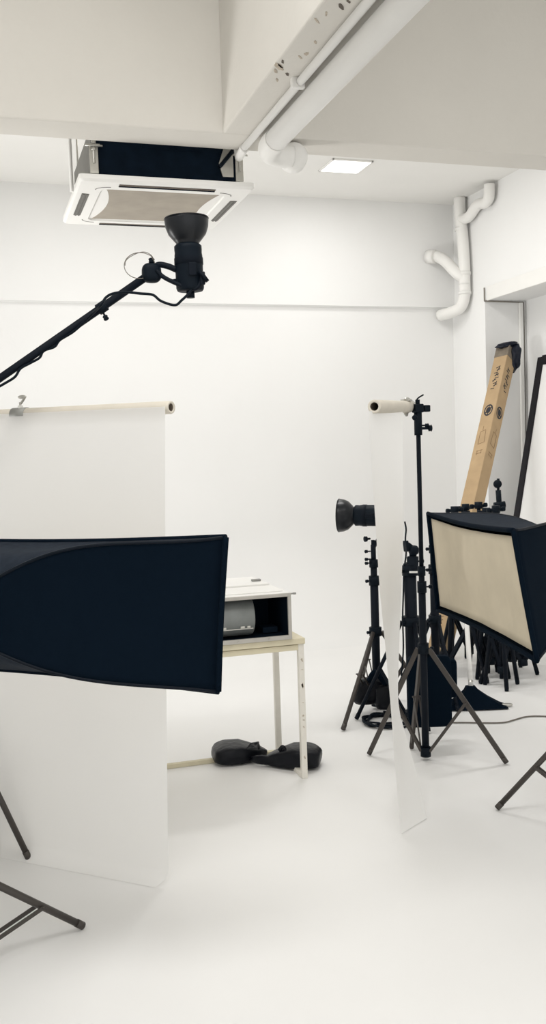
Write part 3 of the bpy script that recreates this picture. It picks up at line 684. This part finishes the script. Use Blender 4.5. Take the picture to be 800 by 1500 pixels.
bm = NB(); bb(bm, (BXR-.12, yf+.10, BZ0+.02), (BXR-.04, yf+.2, BZ0+.05), bev=.003); part('motor_mount', bm, BOXI, t)
bm = NB(); cyl(bm, (BXR, yf+.04, BZ1-.012), (BXR+.035, yf+.04, BZ1-.012), .004); bx(bm, (BXR+.035, yf+.04, BZ1-.012), (.016, .012, .010), None, .002); part('side_catch', bm, STEELD, t)
bm = NB(); bx(bm, (BXR-.055, yf+.42, BZ1+.018), (.05, .025, .012), None, .003); part('lid_catch', bm, STEELD, t)

# ------------------------------------------------------------------ cable coil and floor cable
cc = fl(567, 1059)
bm = NB(); P = []
for k in range(150):
    a = 2*math.pi*k/24; rr = .135+.012*math.sin(k*.37)+.008*math.sin(k*1.1)
    P.append(cc+V((rr*math.cos(a)*1.02+.008*math.sin(k*.21), rr*math.sin(a)*.95+.01*math.cos(k*.17), .008+.022*k/150+.006*math.sin(k*.9))))
tube(bm, P, .0058, 8, n=2)
tag(obj('cable_coil', bm, BLACKP), 'coil of black cable lying on the floor behind the hanging paper strip', 'cable')
bm = NB()
P = [fl(x, y, .006) for x, y in ((596, 1062), (640, 1059), (680, 1058.5), (720, 1059), (740, 1058), (755, 1054), (770, 1050), (790, 1049), (830, 1051), (900, 1054))]
tube(bm, P, .0045, 8, n=6); tag(obj('floor_cable', bm, CABLE), 'thin grey cable running across the floor to the right', 'cable')

# ------------------------------------------------------------------ broom-like white pole on black triangular foot
p = fl(696, 1037)
t = thing('floor_squeegee', 'white pole with a black triangular foot beside the cluster of folded stands', 'floor tool', p)
Zs = (p-C0).dot(FW)
bm = NB(); cyl(bm, at(690, 1006, Zs), at(684, 915, Zs+.25), .016); cyl(bm, at(684, 915, Zs+.25), at(681, 860, Zs+.4), .014); part('handle', bm, PIPE, t, 'white pole')
bm = NB(); cyl(bm, at(690, 1014, Zs), at(689.5, 996, Zs+.02), .019, .015); part('ferrule', bm, STEEL, t)
dx_ = RT.copy(); dx_.z = 0; dx_.normalize(); dy_ = V((FW.x, FW.y, 0)).normalized()
bm = NB()
loops = []
for f, hw, hd in ((0, .20, .07), (.10, .17, .065), (.45, .10, .045), (.8, .045, .03), (1, .028, .022)):
    c = p+V((0, 0, .008+.135*f))+dx_*(-.025*f)
    loops.append([c+dx_*a*hw+dy_*b*hd for a, b in ((-1, -1), (-.3, -1.1), (.3, -1.1), (1, -1), (1, 1), (-1, 1))])
loft(bm, loops, cap0=True, cap1=True); part('head', bm, FABRIC, t)
bm = NB(); blob(bm, p+dx_*.205+V((0, 0, .014)), (.07, .03, .02), Matrix.Rotation(-_y, 3, 'Z'), 3); part('end_tip', bm, STEEL, t, 'pale metal tip')
bm = NB(); blob(bm, p-dx_*.19+V((0, 0, .018)), (.035, .03, .036), None, 3); part('end_tip', bm, BLACKP, t)

# ------------------------------------------------------------------ folded stands in the back right
def folded(label, base, top, spread, rot, lean=(0, 0), rp=.016, nleg=3, collar=.62):
    base = V((base[0], base[1], 0)); t = thing('folded_stand', label, 'light stand', base, 'folded stands stored by the wall')
    tp = base+V((lean[0], lean[1], top)); ax = (tp-base).normalized()
    def P(z): return base+ax*z
    bm = NB(); cyl(bm, P(.10), P(collar+.25), rp); cyl(bm, P(collar+.2), P(top), rp*.75); part('pole', bm, BLACK, t)
    for z in (.12, collar, collar+.25, (collar+.25+top)/2):
        bm = NB(); cyl(bm, P(z-.025), P(z+.025), rp*1.9, seg=12); part('collar', bm, BLACKP, t)
    for k in range(nleg):
        a = R(rot+360*k/nleg); h = V((math.cos(a), math.sin(a), 0)); sd = V((-h.y, h.x, 0))
        bm = NB(); foot = base+h*spread+V((0, 0, .012)); cyl(bm, P(collar)+h*.03, foot, .015); lg = part('leg', bm, BLACK, t)
        bm = NB(); cyl(bm, foot-V((0, 0, .01)), foot+(P(collar)-foot).normalized()*.04, .014); part('foot_cap', bm, BLACKP, lg)
        bm = NB(); m = foot.lerp(P(collar), .5)
        for s in (1, -1): bar(bm, P(.12)+sd*.014*s, m+sd*.014*s, .007, .026, up=h)
        part('brace', bm, BLACK, t)
    for z, d in ((collar, 20), (collar+.25, 160), ((collar+.25+top)/2, 200)):
        bm = NB(); knob(bm, P(z)+V((math.cos(R(d)), math.sin(R(d)), 0))*rp, (math.cos(R(d)), math.sin(R(d)), 0), .04, .014)
        part('knob', bm, BLACKP, t)
    bm = NB(); q_ = P(top); cyl(bm, q_-V((0, 0, .03)), q_+V((0, 0, .02)), rp*1.6, seg=12)
    cyl(bm, q_-dx_*.045-V((0, 0, .01)), q_+dx_*.045-V((0, 0, .01)), .012, seg=10)
    blob(bm, q_-dx_*.05-V((0, 0, .012)), (.03, .03, .034), None, 3, 12, 8); blob(bm, q_+dx_*.05-V((0, 0, .004)), (.03, .03, .034), None, 3, 12, 8)
    part('head', bm, BLACKP, t); return t
def zz(px, py, base):  # height of the picture row over a floor point
    Z = (V(base)-C0).dot(FW); return at(px, py, Z).z
for lab, bp_, hp_, sp, rot, lean, collar in (
    ('folded black stand furthest left in the stored cluster, crossed legs beside the softbox', (658, 992), (690, 744), .32, 178, (.10, .05), .80),
    ('folded black stand between the hanging sandbag and the white pole', (688, 976), (696, 741), .28, 186, (.02, .05), .85),
    ('folded black stand just right of the white pole', (706, 986), (710, 738), .12, 230, (0, 0), .66),
    ('folded black stand with short twin-knob head, fourth from left in the cluster', (720, 992), (719, 747), .13, 190, (0, .03), .60),
    ('folded black stand nearest the camera in the stored cluster', (737, 1006), (734, 744), .13, 250, (0, .05), .66),
    ('folded black stand right of centre in the cluster below the softbox corner', (752, 988), (744, 760), .17, 210, (-.02, .05), .62),
    ('folded black stand second from the right in the stored cluster', (760, 976), (758, 790), .32, 184, (-.04, .04), .72),
    ('folded black stand furthest right with one leg splayed outward', (768, 994), (765, 800), .36, 182, (-.05, .04), .62)):
    b = fl(*bp_); folded(lab, b, zz(hp_[0], hp_[1], b), sp, rot, lean, collar=collar, rp=.018)
# ball on a stem above the cluster
b = fl(728, 984)
t = thing('ball_head_pole', 'black pole topped with a round ball head, rising above the stored stands', 'pole', b)
Zb = (b-C0).dot(FW)
bm = NB(); cyl(bm, b+V((0, 0, 0)), at(730, 720, Zb), .012); part('pole', bm, BLACK, t)
bm = NB(); cyl(bm, at(732, 748, Zb), at(730, 718, Zb), .02); cyl(bm, at(724, 741, Zb-.05), at(740, 739, Zb-.05), .025); part('clamp', bm, BLACKP, t)
bm = NB(); lathe(bm, [(0, -.02), (.028, -.018), (.032, 0), (.028, .018), (0, .02)], at(729, 709, Zb), -FW, 24); cyl(bm, at(730, 701, Zb), at(730, 722, Zb), .010); part('ball_head', bm, BLACKP, t)

# ------------------------------------------------------------------ long cardboard box leaning in the recess
top = V((4.74, 7.66, 2.52)); 
base = fl(643, 972); 
top = pl(743, 512, 1, 7.62)
d = (top-base-V((0, 0, .07))).normalized(); sW = .135
# faces: one turned to the left, one to the right, split by an edge facing the camera
tocam = (C0-(base+top)/2); tocam = (tocam-tocam.dot(d)*d).normalized(); side = d.cross(tocam).normalized()
ang = R(-38)
n1 = (tocam*math.cos(ang)+side*math.sin(ang)).normalized(); n2 = d.cross(n1).normalized()
t = thing('cardboard_box', 'long narrow brown cardboard box leaning upright in the wall recess', 'cardboard box', base)
b0c = base+V((0, 0, .07))
Mx = Matrix((n1, n2, d)).transposed()
bm = NB(); bx(bm, (b0c+top)/2, (sW, sW, (top-b0c).length), Mx, .004); part('carton', bm, CARD, t)
L = (top-b0c).length
def onface(n, s, h, lift=.001): return b0c+d*h+n*(sW/2+lift)+s*0
def facept(n, s, u, h, lift=.0012): return b0c+d*h+n*(sW/2+lift)+s*u
def nearest_h(px, py):
    best = None
    for i in range(2000):
        h = L*i/2000; p = b0c+d*h-C0; Z = p.dot(FW); x = CX+F*p.dot(RT)/Z; y = CY-F*p.dot(UP)/Z
        e = abs(y-py)
        if best is None or e < best[0]: best = (e, h)
    return best[1]
vis = [(n, s) for n, s in ((n1, n2), (n2, n1), (-n1, n2), (-n2, n1)) if n.dot(tocam) > .1]
for n, s in vis:
    sgn = 1
    bm = NB(); h = nearest_h(0, 607); c = facept(n, s, 0, h)
    for rr, ri in ((.048, .036), (.026, .0)):
        K = 28
        for k in range(K):
            a, b2 = 2*math.pi*k/K, 2*math.pi*(k+1)/K
            pa = [c+(s*math.cos(x)*.9+d*math.sin(x)*1.25)*r for x, r in ((a, rr), (b2, rr), (b2, ri), (a, ri))]
            bm.faces.new([bm.verts.new(x) for x in (pa if ri else pa[:3])])
    bar(bm, c-s*.03-d*.03, c+s*.03+d*.03, .012, .001, up=n)
    bar(bm, c+s*.0-d*.045, c+s*.0+d*.045, .008, .001, up=n)
    part('round_logo', bm, INK, t, 'printed round emblem')
    bm = NB(); h0 = nearest_h(0, 560)
    for i in range(9):   # brushy vertical lettering
        hh = h0+.12-i*.028; u = .012*math.sin(i*2.1)
        bar(bm, facept(n, s, u-.018, hh-.008), facept(n, s, u+.018, hh+.008*math.sin(i*3)), .008, .001, up=n)
        if i % 2: bar(bm, facept(n, s, u-.01, hh-.016), facept(n, s, u+.006, hh+.02), .006, .001, up=n)
        if i % 3 == 0: bar(bm, facept(n, s, u+.015, hh-.015), facept(n, s, u+.018, hh+.012), .006, .001, up=n)
    part('printed_lettering', bm, INK, t, 'printed vertical lettering')
    bm = NB(); h1 = nearest_h(0, 648)
    for u0, v0, u1, v1 in ((-.03, -.04, -.03, .05), (-.03, .05, .02, .06), (.02, .06, .03, -.03), (.03, -.03, -.03, -.04), (-.01, .06, -.01, .09), (-.03, -.09, .03, -.085), (-.03, -.11, .025, -.105), (-.02, -.09, -.02, -.12), (.02, -.085, .02, -.11)):
        bar(bm, facept(n, s, u0, h1+v0*1.4), facept(n, s, u1, h1+v1*1.4), .0035, .0008, up=n)
    part('printed_outline', bm, INK2, t, 'faint printed outline drawing')
    bm = NB(); h2 = nearest_h(0, 925)
    for i in range(4): bar(bm, facept(n, s, -.02, h2+.03*i), facept(n, s, .02, h2+.03*i+.01), .007, .0008, up=n)
    part('printed_mark', bm, INK2, t, 'printed mark near the foot')
bm = NB(); bx(bm, top-d*.06, (sW+.004, sW+.004, .13), Mx, .004); part('tape', bm, mat('worn_card_tape', (.20, .165, .125), .6, var=.25, vscale=20), t, 'greyish taped end')
tc_ = top-d*.03+side*(-.03)
bm = NB()
sidepx = 1 if side.dot(RT) > 0 else -1
cB = top+RT*.045-UP*.02
blob(bm, cB-UP*.06-FW*.02, (.12, .16, .27), Matrix.Rotation(R(12), 3, 'Y'), 2.3, 30, 24, .16); blob(bm, cB+UP*.055-RT*.05-FW*.03, (.20, .14, .055), Matrix.Rotation(R(-8), 3, 'Y'), 2.2, 26, 16, .2)
tag(obj('plastic_bag', bm, BLUEBAG), 'crumpled dark blue plastic bag stuffed over the cardboard box top', 'bag')

# ------------------------------------------------------------------ white board in black frame leaning by the recess
topL = pl(792, 524, 0, 4.86); ytop = topL.y
# foot of the far edge: same y, found on the line continued to the floor
best = None
for i in range(4000):
    x = 3.6+1.3*i/4000; p = V((x, ytop, 0))-C0; Z = p.dot(FW); X = CX+F*p.dot(RT)/Z; Y = CY-F*p.dot(UP)/Z
    e = abs(X-(793-(Y-522)*.1545))
    if best is None or e < best[0]: best = (e, x)
botL_ = V((best[1], ytop, .0))
t = thing('framed_board', 'tall white board with a black frame leaning against the right wall', 'board', botL_)
up_ = (topL-botL_).normalized(); al = V((0, -1, 0)); nn = up_.cross(al).normalized()
if nn.x > 0: nn = -nn
Hh = (topL-botL_).length; Wd = 1.25; fw_ = .085
Mb = Matrix((al, nn, up_)).transposed()
o_ = botL_+up_*.0
def bp3(u, v, k=0): return botL_+al*u+up_*v+nn*k
bm = NB(); bx(bm, bp3(Wd/2, Hh/2, .0), (Wd-.06, .02, Hh-.06), Mb); part('panel', bm, BOARD, t, 'white board surface')
bm = NB()
bar(bm, bp3(.03, .0), bp3(.03, Hh), .045, fw_, up=al, bev=.003); bar(bm, bp3(Wd-.03, 0), bp3(Wd-.03, Hh), .045, fw_, up=al, bev=.003)
bar(bm, bp3(.055, Hh-.03), bp3(Wd-.055, Hh-.03), .045, fw_, up=up_, bev=.003); bar(bm, bp3(.055, .03), bp3(Wd-.055, .03), .045, fw_, up=up_, bev=.003)
part('frame', bm, mat('charcoal_frame', (.014, .013, .016), .6, spec=.15), t, 'black frame')
